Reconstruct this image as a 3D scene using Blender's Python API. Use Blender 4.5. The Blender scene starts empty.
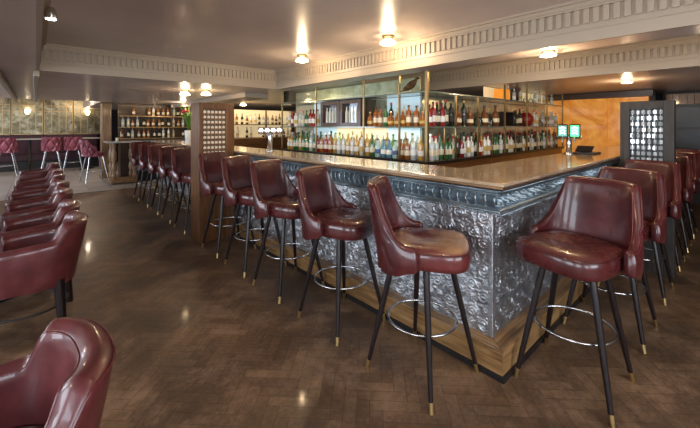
import bpy, math, random
from mathutils import Vector, Matrix
PI = math.pi
S = bpy.context.scene
C = S.collection
rnd = random.Random(7)

# ---------------------------------------------------------------- camera
HEAD = math.radians(41.8)
cam = bpy.data.objects.new('camera', bpy.data.cameras.new('camera'))
cam.data.sensor_width = 36.0
cam.data.lens = 36.0 * 351.0 / 700.0
cam.data.shift_y = -(214 - 126.3) / 700.0
cam.data.clip_start = 0.05
cam.location = (0, 0, 1.44)
cam.rotation_euler = (PI / 2, 0, -HEAD)
C.objects.link(cam)
S.camera = cam
# ---------------------------------------------------------------- world, light, exposure
S.view_settings.view_transform = 'Standard'
S.view_settings.look = 'None'
S.view_settings.gamma = 1.0
S.view_settings.use_curve_mapping = False
S.view_settings.exposure = 0.35
W = bpy.data.worlds.new('world'); S.world = W; W.use_nodes = True
W.node_tree.nodes['Background'].inputs[0].default_value = (0.75, 0.85, 1.0, 1)
W.node_tree.nodes['Background'].inputs[1].default_value = 0.5

def area(name, loc, target, sx, sy, power, col, spread=180):
    l = bpy.data.lights.new(name, 'AREA'); l.shape = 'RECTANGLE'; l.size = sx; l.size_y = sy
    l.energy = power; l.color = col; l.spread = math.radians(spread)
    o = bpy.data.objects.new(name, l); C.objects.link(o); o.location = loc
    o.rotation_euler = (Vector(target) - Vector(loc)).to_track_quat('-Z', 'Y').to_euler()
    return o
# daylight coming in at the street windows: left wall (x=-4) and the wall behind the camera (y=-3)
for i, yy in enumerate((-0.6, 2.6, 5.8)):
    area('window_daylight', (-3.9, yy, 1.45), (0, yy, 1.0), 2.0, 1.2, 62, (0.80, 0.90, 1.0))
for i, xx in enumerate((-1.6, 1.4)):
    area('window_daylight', (xx, -2.9, 1.45), (xx, 0, 1.0), 2.2, 1.2, 62, (0.84, 0.92, 1.0))
area('window_daylight', (-3.9, 11.5, 1.5), (1, 11.5, 0.6), 3.0, 1.4, 110, (0.78, 0.86, 1.0))

def bulb(name, loc, power, col=(1.0, 0.72, 0.42), r=0.05):
    l = bpy.data.lights.new(name, 'POINT'); l.energy = power; l.color = col; l.shadow_soft_size = r
    o = bpy.data.objects.new(name, l); C.objects.link(o); o.location = loc
    return o

# ---------------------------------------------------------------- materials
def mat(name, col, rough=0.5, metal=0.0, coat=0.0, emit=None, estr=0.0, trans=0.0, ior=1.45, alpha=1.0, spec=0.5):
    m = bpy.data.materials.new(name); m.use_nodes = True
    b = m.node_tree.nodes['Principled BSDF']
    b.inputs['Base Color'].default_value = (*col, 1)
    b.inputs['Roughness'].default_value = rough
    b.inputs['Metallic'].default_value = metal
    b.inputs['Coat Weight'].default_value = coat
    b.inputs['Coat Roughness'].default_value = 0.08
    b.inputs['Transmission Weight'].default_value = trans
    b.inputs['IOR'].default_value = ior
    b.inputs['Specular IOR Level'].default_value = spec
    b.inputs['Alpha'].default_value = alpha
    if emit:
        b.inputs['Emission Color'].default_value = (*emit, 1)
        b.inputs['Emission Strength'].default_value = estr
    return m
def nt(m): return m.node_tree, m.node_tree.nodes, m.node_tree.links, m.node_tree.nodes['Principled BSDF']
def coords(m, scale=(1, 1, 1), rot=(0, 0, 0)):
    t, n, l, b = nt(m)
    g = n.new('ShaderNodeNewGeometry'); mp = n.new('ShaderNodeMapping')
    mp.inputs['Scale'].default_value = scale; mp.inputs['Rotation'].default_value = rot
    l.new(g.outputs['Position'], mp.inputs['Vector'])
    return mp.outputs['Vector']
def ocoords(m, scale=(1, 1, 1)):
    t, n, l, b = nt(m)
    g = n.new('ShaderNodeTexCoord'); mp = n.new('ShaderNodeMapping')
    mp.inputs['Scale'].default_value = scale
    l.new(g.outputs['Object'], mp.inputs['Vector'])
    return mp.outputs['Vector']
def noise(m, vec, scale, detail=4, rough=0.6, dist=0.0):
    t, n, l, b = nt(m)
    x = n.new('ShaderNodeTexNoise'); x.inputs['Scale'].default_value = scale
    x.inputs['Detail'].default_value = detail; x.inputs['Roughness'].default_value = rough
    x.inputs['Distortion'].default_value = dist
    l.new(vec, x.inputs['Vector']); return x.outputs['Fac']
def ramp(m, fac, stops):
    t, n, l, b = nt(m)
    r = n.new('ShaderNodeValToRGB'); e = r.color_ramp.elements
    while len(e) < len(stops): e.new(0.5)
    for k, (p, c) in enumerate(stops):
        e[k].position = p; e[k].color = (*c, 1) if len(c) == 3 else c
    l.new(fac, r.inputs['Fac']); return r.outputs['Color']
def bump(m, h, strength=0.3, dist=0.01):
    t, n, l, b = nt(m)
    x = n.new('ShaderNodeBump'); x.inputs['Strength'].default_value = strength; x.inputs['Distance'].default_value = dist
    l.new(h, x.inputs['Height']); l.new(x.outputs['Normal'], b.inputs['Normal'])
def mixc(m, a, bb, fac, mode='MULTIPLY'):
    t, n, l, b = nt(m)
    x = n.new('ShaderNodeMix'); x.data_type = 'RGBA'; x.blend_type = mode
    if isinstance(fac, float): x.inputs[0].default_value = fac
    else: l.new(fac, x.inputs[0])
    for v, k in ((a, 6), (bb, 7)):
        if isinstance(v, tuple): x.inputs[k].default_value = (*v, 1)
        else: l.new(v, x.inputs[k])
    return x.outputs[2]
def setc(m, c, sock='Base Color'):
    t, n, l, b = nt(m); l.new(c, b.inputs[sock])

def leather(name, dark, mid, light, rough=0.3, wear_or_sheen=None):
    m = mat(name, mid, rough, coat=0.35)
    v = ocoords(m)
    n1 = noise(m, v, 5, 5, 0.65)
    c = ramp(m, n1, [(0.3, dark), (0.5, mid), (0.72, light)])
    if wear_or_sheen:
        t, n, l, b = nt(m)
        w = noise(m, v, 3.2, 3, 0.5)
        sx = n.new('ShaderNodeSeparateXYZ'); l.new(v, sx.inputs[0])
        up = n.new('ShaderNodeMapRange'); up.inputs[1].default_value = 0.768; up.inputs[2].default_value = 0.782; l.new(sx.outputs[2], up.inputs[0])
        mask = mixc(m, ramp(m, w, [(0.40, (0, 0, 0)), (0.58, (1, 1, 1))]), up.outputs[0], 1.0)
        c = mixc(m, c, wear_or_sheen, mask, 'MIX')
    setc(m, c)
    fine = noise(m, v, 160, 2, 0.5)
    bump(m, fine, 0.12, 0.002)
    rr = noise(m, v, 9, 3, 0.6)
    t, n, l, b = nt(m)
    mr = n.new('ShaderNodeMapRange'); mr.inputs[3].default_value = rough - 0.08; mr.inputs[4].default_value = rough + 0.16
    l.new(rr, mr.inputs[0]); l.new(mr.outputs[0], b.inputs['Roughness'])
    return m
M = {}
M['leather'] = leather('burgundy_leather', (0.036, 0.006, 0.007), (0.068, 0.011, 0.012), (0.115, 0.024, 0.022))
M['leather_worn'] = leather('worn_burgundy_leather', (0.045, 0.008, 0.009), (0.075, 0.013, 0.014), (0.115, 0.026, 0.023), 0.24, wear_or_sheen=(0.12, 0.04, 0.028))
M['leather_tan_sheen'] = leather('tan_sheen_leather', (0.07, 0.012, 0.012), (0.11, 0.02, 0.02), (0.15, 0.035, 0.03), 0.26, wear_or_sheen=(0.42, 0.24, 0.12))  # warm light and copper reflection painted tan onto the seat top
M['leather_tub'] = leather('red_tub_leather', (0.06, 0.011, 0.013), (0.095, 0.018, 0.020), (0.15, 0.036, 0.038), 0.36)
M['leather_pink'] = leather('pink_leather', (0.16, 0.03, 0.05), (0.24, 0.05, 0.08), (0.33, 0.09, 0.12), 0.35)
M['piping'] = mat('piping', (0.10, 0.012, 0.015), 0.3, coat=0.3)
M['legwood'] = mat('dark_leg_lacquer', (0.012, 0.006, 0.006), 0.38, coat=0.15, spec=0.35)
M['black'] = mat('black', (0.012, 0.011, 0.012), 0.4)
M['brass'] = mat('brass', (0.62, 0.45, 0.2), 0.3, 1.0)
M['dull_brass'] = mat('dull_brass', (0.36, 0.26, 0.13), 0.35, 1.0)
M['chrome'] = mat('steel', (0.55, 0.56, 0.58), 0.25, 1.0)
M['white'] = mat('white_ceramic', (0.75, 0.73, 0.7), 0.3)

def wood(name, a, b_, c_, axis='x', rough=0.4, coat=0.2, sc=1.0):
    m = mat(name, b_, rough, coat=coat)
    s = {'x': (1.2, 14, 14), 'y': (14, 1.2, 14), 'z': (14, 14, 1.2)}[axis]
    v = coords(m, tuple(k * sc for k in s))
    n1 = noise(m, v, 2.2, 6, 0.65, 0.8)
    setc(m, ramp(m, n1, [(0.3, a), (0.5, b_), (0.7, c_)]))
    bump(m, n1, 0.2, 0.003)
    return m
M['oak_y'] = wood('oak_along_bar', (0.085, 0.042, 0.016), (0.25, 0.135, 0.052), (0.38, 0.23, 0.10), 'y')
M['oak_x'] = wood('oak_across_bar', (0.085, 0.042, 0.016), (0.25, 0.135, 0.052), (0.38, 0.23, 0.10), 'x')
M['oak_z'] = wood('oak_upright', (0.055, 0.02, 0.005), (0.125, 0.048, 0.013), (0.19, 0.08, 0.023), 'z')
M['bronze_wood'] = wood('dark_grey_upright', (0.014, 0.011, 0.009), (0.030, 0.024, 0.020), (0.055, 0.044, 0.037), 'z', 0.5, 0.0)
M['darkwood'] = wood('dark_wood', (0.025, 0.012, 0.007), (0.05, 0.025, 0.014), (0.09, 0.045, 0.025), 'x')
M['midwood'] = wood('brown_wood', (0.13, 0.055, 0.02), (0.22, 0.10, 0.04), (0.32, 0.16, 0.07), 'x')
M['oldwood'] = wood('old_turned_wood', (0.14, 0.08, 0.038), (0.26, 0.155, 0.08), (0.38, 0.25, 0.14), 'z')

m = mat('copper_counter', (0.5, 0.36, 0.22), 0.2, 0.35, coat=0.5)
v = coords(m, (1, 1, 1)); n1 = noise(m, v, 3.5, 6, 0.7, 1.5); n2 = noise(m, v, 40, 3, 0.6)
c = ramp(m, n1, [(0.3, (0.38, 0.25, 0.15)), (0.5, (0.54, 0.39, 0.25)), (0.7, (0.66, 0.52, 0.37))])
setc(m, c); bump(m, n1, 0.08, 0.01); M['copper'] = m
m = mat('copper_edge', (0.34, 0.2, 0.11), 0.3, 0.9); M['copper_edge'] = m

m = mat('pewter', (0.20, 0.25, 0.29), 0.33, 0.85)
v = coords(m); n1 = noise(m, v, 8, 4, 0.6)
setc(m, ramp(m, n1, [(0.3, (0.13, 0.17, 0.20)), (0.7, (0.32, 0.385, 0.43))])); M['pewter'] = m
m = mat('pressed_tin', (0.3, 0.31, 0.33), 0.3, 0.9)
v = coords(m); n1 = noise(m, v, 12, 4, 0.6)
setc(m, ramp(m, n1, [(0.3, (0.30, 0.31, 0.34)), (0.7, (0.62, 0.63, 0.66))])); bump(m, noise(m, v, 55, 3, 0.6, 1.5), 0.7, 0.006); M['tin'] = m

m = mat('parquet', (0.09, 0.05, 0.03), 0.4, coat=0.06)
t, n, l, b = nt(m)
at = n.new('ShaderNodeAttribute'); at.attribute_name = 'tone'
v = coords(m); v2 = coords(m, (10, 10, 1), (0, 0, 0)); 
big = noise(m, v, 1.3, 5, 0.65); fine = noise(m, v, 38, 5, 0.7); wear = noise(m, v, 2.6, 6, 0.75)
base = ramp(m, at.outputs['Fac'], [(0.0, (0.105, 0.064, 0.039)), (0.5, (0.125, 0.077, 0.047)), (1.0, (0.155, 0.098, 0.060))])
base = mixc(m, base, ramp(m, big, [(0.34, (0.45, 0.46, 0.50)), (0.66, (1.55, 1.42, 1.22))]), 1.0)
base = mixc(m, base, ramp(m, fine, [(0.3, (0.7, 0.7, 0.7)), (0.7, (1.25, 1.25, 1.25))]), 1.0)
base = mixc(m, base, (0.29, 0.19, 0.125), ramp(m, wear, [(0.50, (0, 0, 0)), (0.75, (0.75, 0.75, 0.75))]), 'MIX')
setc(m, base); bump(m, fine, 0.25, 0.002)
mr = n.new('ShaderNodeMapRange'); mr.inputs[1].default_value = 0.3; mr.inputs[2].default_value = 0.7
mr.inputs[3].default_value = 0.34; mr.inputs[4].default_value = 0.6
l.new(wear, mr.inputs[0]); l.new(mr.outputs[0], b.inputs['Roughness']); M['parquet'] = m
M['gap'] = mat('floor_gap', (0.03, 0.018, 0.012), 0.6)
m = mat('pale_tiles', (0.35, 0.34, 0.33), 0.35)
t, n, l, b = nt(m); v = coords(m)
br = n.new('ShaderNodeTexBrick'); br.offset = 0; br.inputs['Scale'].default_value = 1.0
br.inputs['Brick Width'].default_value = 0.45; br.inputs['Row Height'].default_value = 0.45; br.inputs['Mortar Size'].default_value = 0.008
br.inputs['Color1'].default_value = (0.30, 0.29, 0.28, 1); br.inputs['Color2'].default_value = (0.42, 0.41, 0.40, 1); br.inputs['Mortar'].default_value = (0.12, 0.11, 0.1, 1)
l.new(v, br.inputs['Vector']); l.new(br.outputs['Color'], b.inputs['Base Color']); M['tiles'] = m

m = mat('ceiling_lacquer', (0.34, 0.28, 0.26), 0.3, coat=0.1)
v = coords(m); n1 = noise(m, v, 1.1, 3, 0.5); setc(m, ramp(m, n1, [(0.3, (0.55, 0.465, 0.435)), (0.7, (0.68, 0.58, 0.54))]))
n2 = noise(m, v, 5, 2, 0.5); bump(m, n2, 0.08, 0.02); M['ceiling'] = m
m = mat('cornice_plaster', (0.39, 0.32, 0.245), 0.45); M['cornice'] = m
M['darkwall'] = mat('dark_wall', (0.02, 0.018, 0.02), 0.6)
M['plainwall'] = mat('plain_wall', (0.16, 0.12, 0.10), 0.6)
M['daypane'] = mat('daylit_pane', (0.5, 0.6, 0.7), 0.3, emit=(0.78, 0.88, 1.0), estr=1.6)

m = mat('onyx', (0.6, 0.3, 0.08), 0.12, coat=0.4)
v = coords(m); n1 = noise(m, v, 1.7, 8, 0.65, 2.5); 
oc = ramp(m, n1, [(0.25, (0.42, 0.10, 0.012)), (0.45, (0.66, 0.24, 0.035)), (0.6, (0.76, 0.34, 0.07)), (0.8, (0.85, 0.48, 0.14))])
setc(m, oc); setc(m, oc, 'Emission Color'); nt(m)[3].inputs['Emission Strength'].default_value = 0.38; M['onyx'] = m

m = mat('antique_mirror', (0.62, 0.58, 0.45), 0.28, 0.6)
v = coords(m); n1 = noise(m, v, 6, 6, 0.7); setc(m, ramp(m, n1, [(0.35, (0.34, 0.34, 0.22)), (0.6, (0.62, 0.62, 0.45))])); M['mirror'] = m
M['lit_blue'] = mat('lit_blue_glass', (0.5, 0.65, 0.7), 0.3, emit=(0.50, 0.70, 0.78), estr=0.32)
M['lit_warm'] = mat('lit_warm_glass', (0.7, 0.6, 0.4), 0.3, emit=(1.0, 0.78, 0.42), estr=0.35)
def clear_glass(name, tint, mixf=0.2):
    m = bpy.data.materials.new(name); m.use_nodes = True
    n = m.node_tree.nodes; l = m.node_tree.links; n.remove(n['Principled BSDF'])
    tr = n.new('ShaderNodeBsdfTransparent'); tr.inputs[0].default_value = (*tint, 1)
    gl = n.new('ShaderNodeBsdfGlossy'); gl.inputs['Roughness'].default_value = 0.05; gl.inputs[0].default_value = (0.9, 0.9, 0.9, 1)
    mx = n.new('ShaderNodeMixShader'); lw = n.new('ShaderNodeLayerWeight'); lw.inputs[0].default_value = mixf
    l.new(lw.outputs['Fresnel'], mx.inputs[0]); l.new(tr.outputs[0], mx.inputs[1]); l.new(gl.outputs[0], mx.inputs[2])
    l.new(mx.outputs[0], n['Material Output'].inputs[0]); return m
M['pane'] = clear_glass('clear_pane', (0.93, 0.96, 0.93), 0.15)
M['shelfglass'] = mat('shelf_edge_glass', (0.13, 0.17, 0.14), 0.15, coat=0.5)
M['glass_clear'] = clear_glass('clear_bottle_glass', (0.80, 0.86, 0.86), 0.35)
M['glass_pale'] = mat('pale_bottle_glass', (0.62, 0.68, 0.66), 0.08, coat=0.6, trans=0.25)
for k, c in dict(green=(0.03, 0.13, 0.04), dark=(0.012, 0.018, 0.012), amber=(0.27, 0.095, 0.02), brown=(0.12, 0.04, 0.012), gold=(0.45, 0.28, 0.07),
                 red=(0.24, 0.015, 0.015), blue=(0.10, 0.26, 0.38), aqua=(0.42, 0.62, 0.60), white=(0.72, 0.72, 0.70), lime=(0.22, 0.45, 0.12)).items():
    M['b_' + k] = mat('bottle_glass_' + k, c, 0.08, coat=0.7)
for k, c in dict(cream=(0.72, 0.66, 0.5), white=(0.8, 0.8, 0.8), black=(0.03, 0.03, 0.03), red=(0.5, 0.03, 0.03), gold=(0.55, 0.4, 0.12), blue=(0.06, 0.12, 0.3), green=(0.05, 0.22, 0.08)).items():
    M['l_' + k] = mat('paper_' + k, c, 0.5)
M['lampglass'] = mat('lit_lamp_glass', (1, 0.9, 0.7), 0.3, emit=(1.0, 0.80, 0.50), estr=11.0)
M['lampcold'] = mat('lit_cold_glass', (0.9, 0.95, 1), 0.3, emit=(0.8, 0.9, 1.0), estr=12.0)
M['lens_white'] = mat('lit_lens', (0.9, 0.95, 1), 0.3, emit=(0.85, 0.92, 1.0), estr=2.2)
M['lens_green'] = mat('lit_green_lens', (0.1, 0.8, 0.3), 0.3, emit=(0.05, 0.85, 0.25), estr=1.3)
M['lens_dim'] = mat('lit_teal_lens', (0.1, 0.3, 0.25), 0.3, emit=(0.08, 0.30, 0.24), estr=0.8)
M['leaf'] = mat('leaf', (0.10, 0.20, 0.03), 0.45)
M['flower'] = mat('flower', (0.45, 0.03, 0.05), 0.5)
M['feather'] = mat('feathers', (0.10, 0.045, 0.02), 0.7)
m = M['feather']; v = ocoords(m); n1 = noise(m, v, 30, 4, 0.7); setc(m, ramp(m, n1, [(0.35, (0.035, 0.014, 0.008)), (0.6, (0.16, 0.07, 0.03))]))

# ---------------------------------------------------------------- mesh helpers
class MB:
    def __init__(s): s.v = []; s.f = []; s.sm = []
    def add(s, vs, fs, smooth=False):
        o = len(s.v); s.v += [tuple(p) for p in vs]; s.f += [[i + o for i in f] for f in fs]; s.sm += [smooth] * len(fs); return s
    def box(s, x0, x1, y0, y1, z0, z1):
        v = [(x0, y0, z0), (x1, y0, z0), (x1, y1, z0), (x0, y1, z0), (x0, y0, z1), (x1, y0, z1), (x1, y1, z1), (x0, y1, z1)]
        return s.add(v, [(0, 3, 2, 1), (4, 5, 6, 7), (0, 1, 5, 4), (1, 2, 6, 5), (2, 3, 7, 6), (3, 0, 4, 7)])
    def grid(s, rows, smooth=True, closed=False):
        nr = len(rows); nc = len(rows[0]); vs = [p for r in rows for p in r]; fs = []
        for i in range(nr - 1):
            for j in range(nc - (0 if closed else 1)):
                k = (j + 1) % nc
                fs.append((i * nc + j, i * nc + k, (i + 1) * nc + k, (i + 1) * nc + j))
        return s.add(vs, fs, smooth)
    def lathe(s, prof, n=16, c=(0, 0, 0), caps=True):
        rows = [[(c[0] + r * math.cos(2 * PI * k / n), c[1] + r * math.sin(2 * PI * k / n), c[2] + z) for k in range(n)] for r, z in prof]
        s.grid(rows, True, True)
        if caps:
            o = len(s.v)
            s.add(rows[0], [tuple(range(n))[::-1]]); s.add(rows[-1], [tuple(range(n))])
        return s
    def tube(s, pts, r, n=8, closed=False, caps=True):
        pts = [Vector(p) for p in pts]; N = len(pts)
        rs = r if isinstance(r, (list, tuple)) else [r] * N
        rows = []; up = None
        for i, p in enumerate(pts):
            a = pts[(i - 1) % N] if (closed or i > 0) else p; b = pts[(i + 1) % N] if (closed or i < N - 1) else p
            t = (b - a).normalized()
            if up is None:
                up = Vector((0, 0, 1)) if abs(t.z) < 0.9 else Vector((1, 0, 0))
            u = (up - t * up.dot(t)).normalized(); w = t.cross(u); up = u
            rows.append([p + (u * math.cos(2 * PI * k / n) + w * math.sin(2 * PI * k / n)) * rs[i] for k in range(n)])
        if closed: rows.append(rows[0])
        s.grid(rows, True, True)
        if caps and not closed:
            s.add(rows[0], [tuple(range(n))[::-1]]); s.add(rows[-1], [tuple(range(n))])
        return s
    def prism(s, poly, z0, z1):
        n = len(poly); vs = [(x, y, z0) for x, y in poly] + [(x, y, z1) for x, y in poly]
        return s.add(vs, [tuple(range(n))[::-1], tuple(range(n, 2 * n))] + [(i, (i + 1) % n, n + (i + 1) % n, n + i) for i in range(n)])
    def mesh(s, name):
        me = bpy.data.meshes.new(name); me.from_pydata(s.v, [], s.f)
        me.polygons.foreach_set('use_smooth', s.sm); me.update(); return me
    def build(s, name, m, parent=None, loc=None, bevel=0, rotz=None):
        me = s.mesh(name); me.materials.append(m)
        o = bpy.data.objects.new(name, me); C.objects.link(o)
        if parent: o.parent = parent
        if loc: o.location = loc
        if rotz is not None: o.rotation_euler.z = rotz
        if bevel:
            b = o.modifiers.new('bevel', 'BEVEL'); b.width = bevel; b.segments = 2; b.limit_method = 'ANGLE'
        return o
def fix_normals(o):
    import bmesh
    bm = bmesh.new(); bm.from_mesh(o.data); bmesh.ops.recalc_face_normals(bm, faces=bm.faces); bm.to_mesh(o.data); bm.free(); return o
def empty(name, loc=(0, 0, 0), rz=0):
    o = bpy.data.objects.new(name, None); C.objects.link(o); o.location = loc; o.rotation_euler.z = rz; o.empty_display_size = 0.1; return o
def tag(o, label, cat, group=None, kind=None):
    if label: o['label'] = label
    if cat: o['category'] = cat
    if group: o['group'] = group
    if kind: o['kind'] = kind
    return o
def struct(o): o['kind'] = 'structure'; return o
def copy_tree(o, parent=None):
    c = o.copy(); C.objects.link(c)
    if parent: c.parent = parent
    for ch in list(o.children): copy_tree(ch, c)
    return c
def box(name, m, x0, x1, y0, y1, z0, z1, parent=None, bevel=0):
    return MB().box(x0, x1, y0, y1, z0, z1).build(name, m, parent, bevel=bevel)
def sstep(a, b, x):
    t = max(0.0, min(1.0, (x - a) / (b - a))); return t * t * (3 - 2 * t)

# ================================================================ FLOOR
XL, XR, YB, YF = -4.0, 9.6, -3.0, 17.0
YT = 9.55
def herring():
    w = 0.066; n = 4; L = w * n; gap = 0.0008
    vs, fs, tone = [], [], []
    ca = math.cos(PI / 4); sa = math.sin(PI / 4)
    def put(x0, y0, x1, y1):
        cx, cy = (x0 + x1) / 2 * w, (y0 + y1) / 2 * w
        X = cx * ca - cy * sa; Y = cx * sa + cy * ca
        if not (XL < X < XR and YB < Y < YT - 0.02): return
        q = [(x0 * w + gap, y0 * w + gap), (x1 * w - gap, y0 * w + gap), (x1 * w - gap, y1 * w - gap), (x0 * w + gap, y1 * w - gap)]
        o = len(vs)
        for a, b in q: vs.append((a * ca - b * sa, min(a * sa + b * ca, YT), 0.0))
        fs.append((o, o + 1, o + 2, o + 3)); tone.append(rnd.random())
    R = 300
    for i in range(-R, R):
        for k in range(-40, 41):
            x = i + 2 * n * k
            if abs(x) < 300: put(x, i, x + n, i + 1)
            if abs(x + n) < 300: put(x + n, i - (n - 1), x + n + 1, i + 1)
    me = bpy.data.meshes.new('floor'); me.from_pydata(vs, [], fs); me.materials.append(M['parquet'])
    a = me.attributes.new('tone', 'FLOAT', 'FACE'); a.data.foreach_set('value', tone)
    o = bpy.data.objects.new('floor', me); C.objects.link(o); return struct(o)
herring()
struct(box('floor_base', M['gap'], XL, XR, YB, YT, -0.06, -0.002))
struct(box('floor_tiles', M['tiles'], XL, XR, YT, YF, -0.06, 0.0))

# ================================================================ CEILING
ZS, ZT = 2.1, 2.42     # soffit level, tray level
YC1, XB, XB2, XC, YC2 = 5.56, 3.215, 3.5, 5.42, 3.86
def slab(name, x0, x1, y0, y1, z0, z1=2.75): return struct(box(name, M['ceiling'], x0, x1, y0, y1, z0, z1))
slab('ceiling_left', XL, 0.0, YB, 11.4, ZS)
slab('ceiling_far', 0.0, XR, YC1, 11.4, ZS)
slab('ceiling_band', XB, XB2, YB, YC1, ZS)
slab('ceiling_right', XC, XR, YB, YC1, ZS)
slab('ceiling_mid', XB2, XC, YC2, YC1, ZS)
struct(box('ceiling_tray', M['ceiling'], 0.0, XB, YB, YC1, ZT, 2.75))
struct(box('ceiling_tray_bar', M['ceiling'], XB2, XC, YB, YC2, ZT, 2.75))
struct(box('ceiling_rear', M['ceiling'], XL, 1.3, 11.4, YF, 2.6, 2.75)); slab('ceiling_rear_low', 1.3, XR, 11.4, YF, ZS)

def cornice(name, p0, p1, nrm, pitch=0.064):
    """stepped cornice with a fluted dentil band, on a vertical face from p0 to p1 whose outward normal is nrm"""
    p0 = Vector((*p0, 0)); p1 = Vector((*p1, 0)); nn = Vector((*nrm, 0)); t = (p1 - p0); L = t.length; t.normalize()
    mb = MB()
    def bar(o0, z0, z1, a=0.0, b=None):
        b = L if b is None else b
        q = [p0 + t * a, p0 + t * b, p0 + t * b + nn * o0, p0 + t * a + nn * o0]
        vs = [(v.x, v.y, z0) for v in q] + [(v.x, v.y, z1) for v in q]
        mb.add(vs, [(0, 1, 2, 3), (4, 7, 6, 5), (0, 4, 5, 1), (1, 5, 6, 2), (2, 6, 7, 3), (3, 7, 4, 0)])
    bar(0.030, 2.10, 2.19); bar(0.040, 2.19, 2.205); bar(0.030, 2.205, 2.222); bar(0.024, 2.222, 2.375)
    bar(0.055, 2.350, 2.366); bar(0.065, 2.366, 2.40); bar(0.085, 2.40, 2.42)
    k = 0
    while (k + 1) * pitch < L:
        a = k * pitch; bar(0.040, 2.236, 2.350, a + pitch * 0.20, a + pitch * 0.80); k += 1
    o = mb.build(name, M['cornice']); fix_normals(o); return struct(o)
cornice('trim_1', (XB, YB), (XB, YC1), (-1, 0))
cornice('trim_2', (0.0, YC1), (XB, YC1), (0, -1))
cornice('trim_3', (0.0, YB), (0.0, YC1), (1, 0))
cornice('trim_4', (XC, YB), (XC, YC2), (-1, 0))
cornice('trim_5', (XB2, YC2), (XC, YC2), (0, -1))
cornice('trim_6', (XB2, YB), (XB2, YC2), (1, 0))
struct(box('trim_7', M['cornice'], -0.37, -0.31, YB, 11.4, 2.02, 2.1, bevel=0.01))
struct(box('trim_8', M['cornice'], 3.0, 3.5, 6.4, 11.4, 2.0, 2.1, bevel=0.01))
struct(box('trim_9', M['cornice'], -0.03, 0.03, YC1, 11.4, 2.03, 2.1, bevel=0.01))

# ================================================================ WALLS
def wall(name, *a, m='plainwall'): return struct(box(name, M[m], *a))
wall('wall_left', XL - 0.15, XL, YB, YF, 0, 2.75)
wall('wall_front', XL, XR, YB - 0.15, YB, 0, 2.75)
wall('wall_right', XR, XR + 0.15, YB, YF, 0, 2.75, m='darkwall')
wall('wall_back', XL, XR, YF, YF + 0.15, 0, 2.75, m='darkwall')
def street_window(n, horiz, c, w):
    if horiz:   # in wall_left
        a = MB(); y0, y1 = c - w / 2, c + w / 2
        a.box(XL + 0.001, XL + 0.06, y0 - 0.08, y1 + 0.08, 0.72, 0.82).box(XL + 0.001, XL + 0.06, y0 - 0.08, y1 + 0.08, 2.0, 2.08)
        for y in (y0 - 0.08, c - 0.03, y1): a.box(XL + 0.001, XL + 0.05, y, y + 0.07, 0.82, 2.0)
        o = struct(a.build('window_%d' % n, M['darkwood']))
        MB().box(XL + 0.004, XL + 0.012, y0, y1, 0.82, 2.0).build('pane', M['daypane'], o)
    else:
        a = MB(); x0, x1 = c - w / 2, c + w / 2
        a.box(x0 - 0.08, x1 + 0.08, YB + 0.001, YB + 0.06, 0.72, 0.82).box(x0 - 0.08, x1 + 0.08, YB + 0.001, YB + 0.06, 2.0, 2.08)
        for x in (x0 - 0.08, c - 0.03, x1): a.box(x, x + 0.07, YB + 0.001, YB + 0.05, 0.82, 2.0)
        o = struct(a.build('window_%d' % n, M['darkwood']))
        MB().box(x0, x1, YB + 0.004, YB + 0.012, 0.82, 2.0).build('pane', M['daypane'], o)
for k, yy in enumerate((-0.6, 2.6, 5.8)): street_window(k + 1, True, yy, 2.2)
street_window(4, True, 11.5, 3.0)
for k, xx in enumerate((-1.6, 1.4)): street_window(k + 5, False, xx, 2.3)

# onyx wall beyond the bar
ow = empty('onyx_wall_panel', (8.2, 2.0, 0)); tag(ow, 'backlit orange onyx wall at the far end of the bar', 'wall panel')
for k in range(3):
    y0 = 1.12 + k * 0.62
    MB().box(0, 0.06, y0 - 2.0 + 0.006, y0 + 0.614 - 2.0, 0.0, 1.98).build('onyx_slab', M['onyx'], ow)
MB().box(-0.08, 0.06, -0.94, 1.0, 1.985, 2.09).build('header_beam', M['darkwood'], ow)
struct(box('wall_bar_end', M['darkwall'], 8.27, 8.45, 1.05, YC1, 0, 2.095))
# strip of planks and dark window on the far right
wall('wall_passage', 9.2, 9.35, -1.5, 1.05, 0, 2.1, m='darkwall')
pb = MB()
for k in range(16): pb.box(9.16, 9.198, -0.6 + k * 0.1, -0.506 + k * 0.1, 1.86, 2.06)
struct(pb.build('trim_10', M['midwood']))
dw = MB()
for (y0, y1, z0, z1) in ((0.08, 0.14, 0.9, 1.82), (0.86, 0.92, 0.9, 1.82), (0.08, 0.92, 0.86, 0.92), (0.08, 0.92, 1.80, 1.86), (0.14, 0.86, 1.38, 1.42)):
    dw.box(9.14, 9.198, y0, y1, z0, z1)
o = struct(dw.build('window_7', M['black']))
MB().box(9.17, 9.19, 0.14, 0.86, 0.92, 1.80).build('pane', mat('dark_pane', (0.012, 0.018, 0.03), 0.35), o)

# ================================================================ BAR
XO, YO = 1.95, 0.895          # outer line of moulding / plinth
XP, YP = 2.03, 1.0            # pressed tin face
XI, YI = 2.444, 1.454         # inner edge
YE, XE = 8.95, 7.3            # ends
bar = empty('bar_counter', (XO, YO, 0)); tag(bar, 'L shaped bar counter with copper top, pewter moulding and pressed metal front', 'bar counter')
def bp(mb, name, m, bevel=0):
    mb.v = [(x - XO, y - YO, z) for x, y, z in mb.v]; return mb.build(name, m, bar, bevel=bevel)
bp(MB().prism([(XO - 0.005, YO - 0.005), (XE, YO - 0.005), (XE, YI), (XI, YI), (XI, YE), (XO - 0.005, YE)], 1.096, 1.118), 'countertop', M['copper'], 0.005)
bp(MB().prism([(XO + 0.005, YO + 0.005), (XE, YO + 0.005), (XE, YI - .01), (XI - .01, YI - .01), (XI - .01, YE), (XO + 0.005, YE)], 1.078, 1.0955), 'counter_edge', M['copper_edge'], 0.004)
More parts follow.
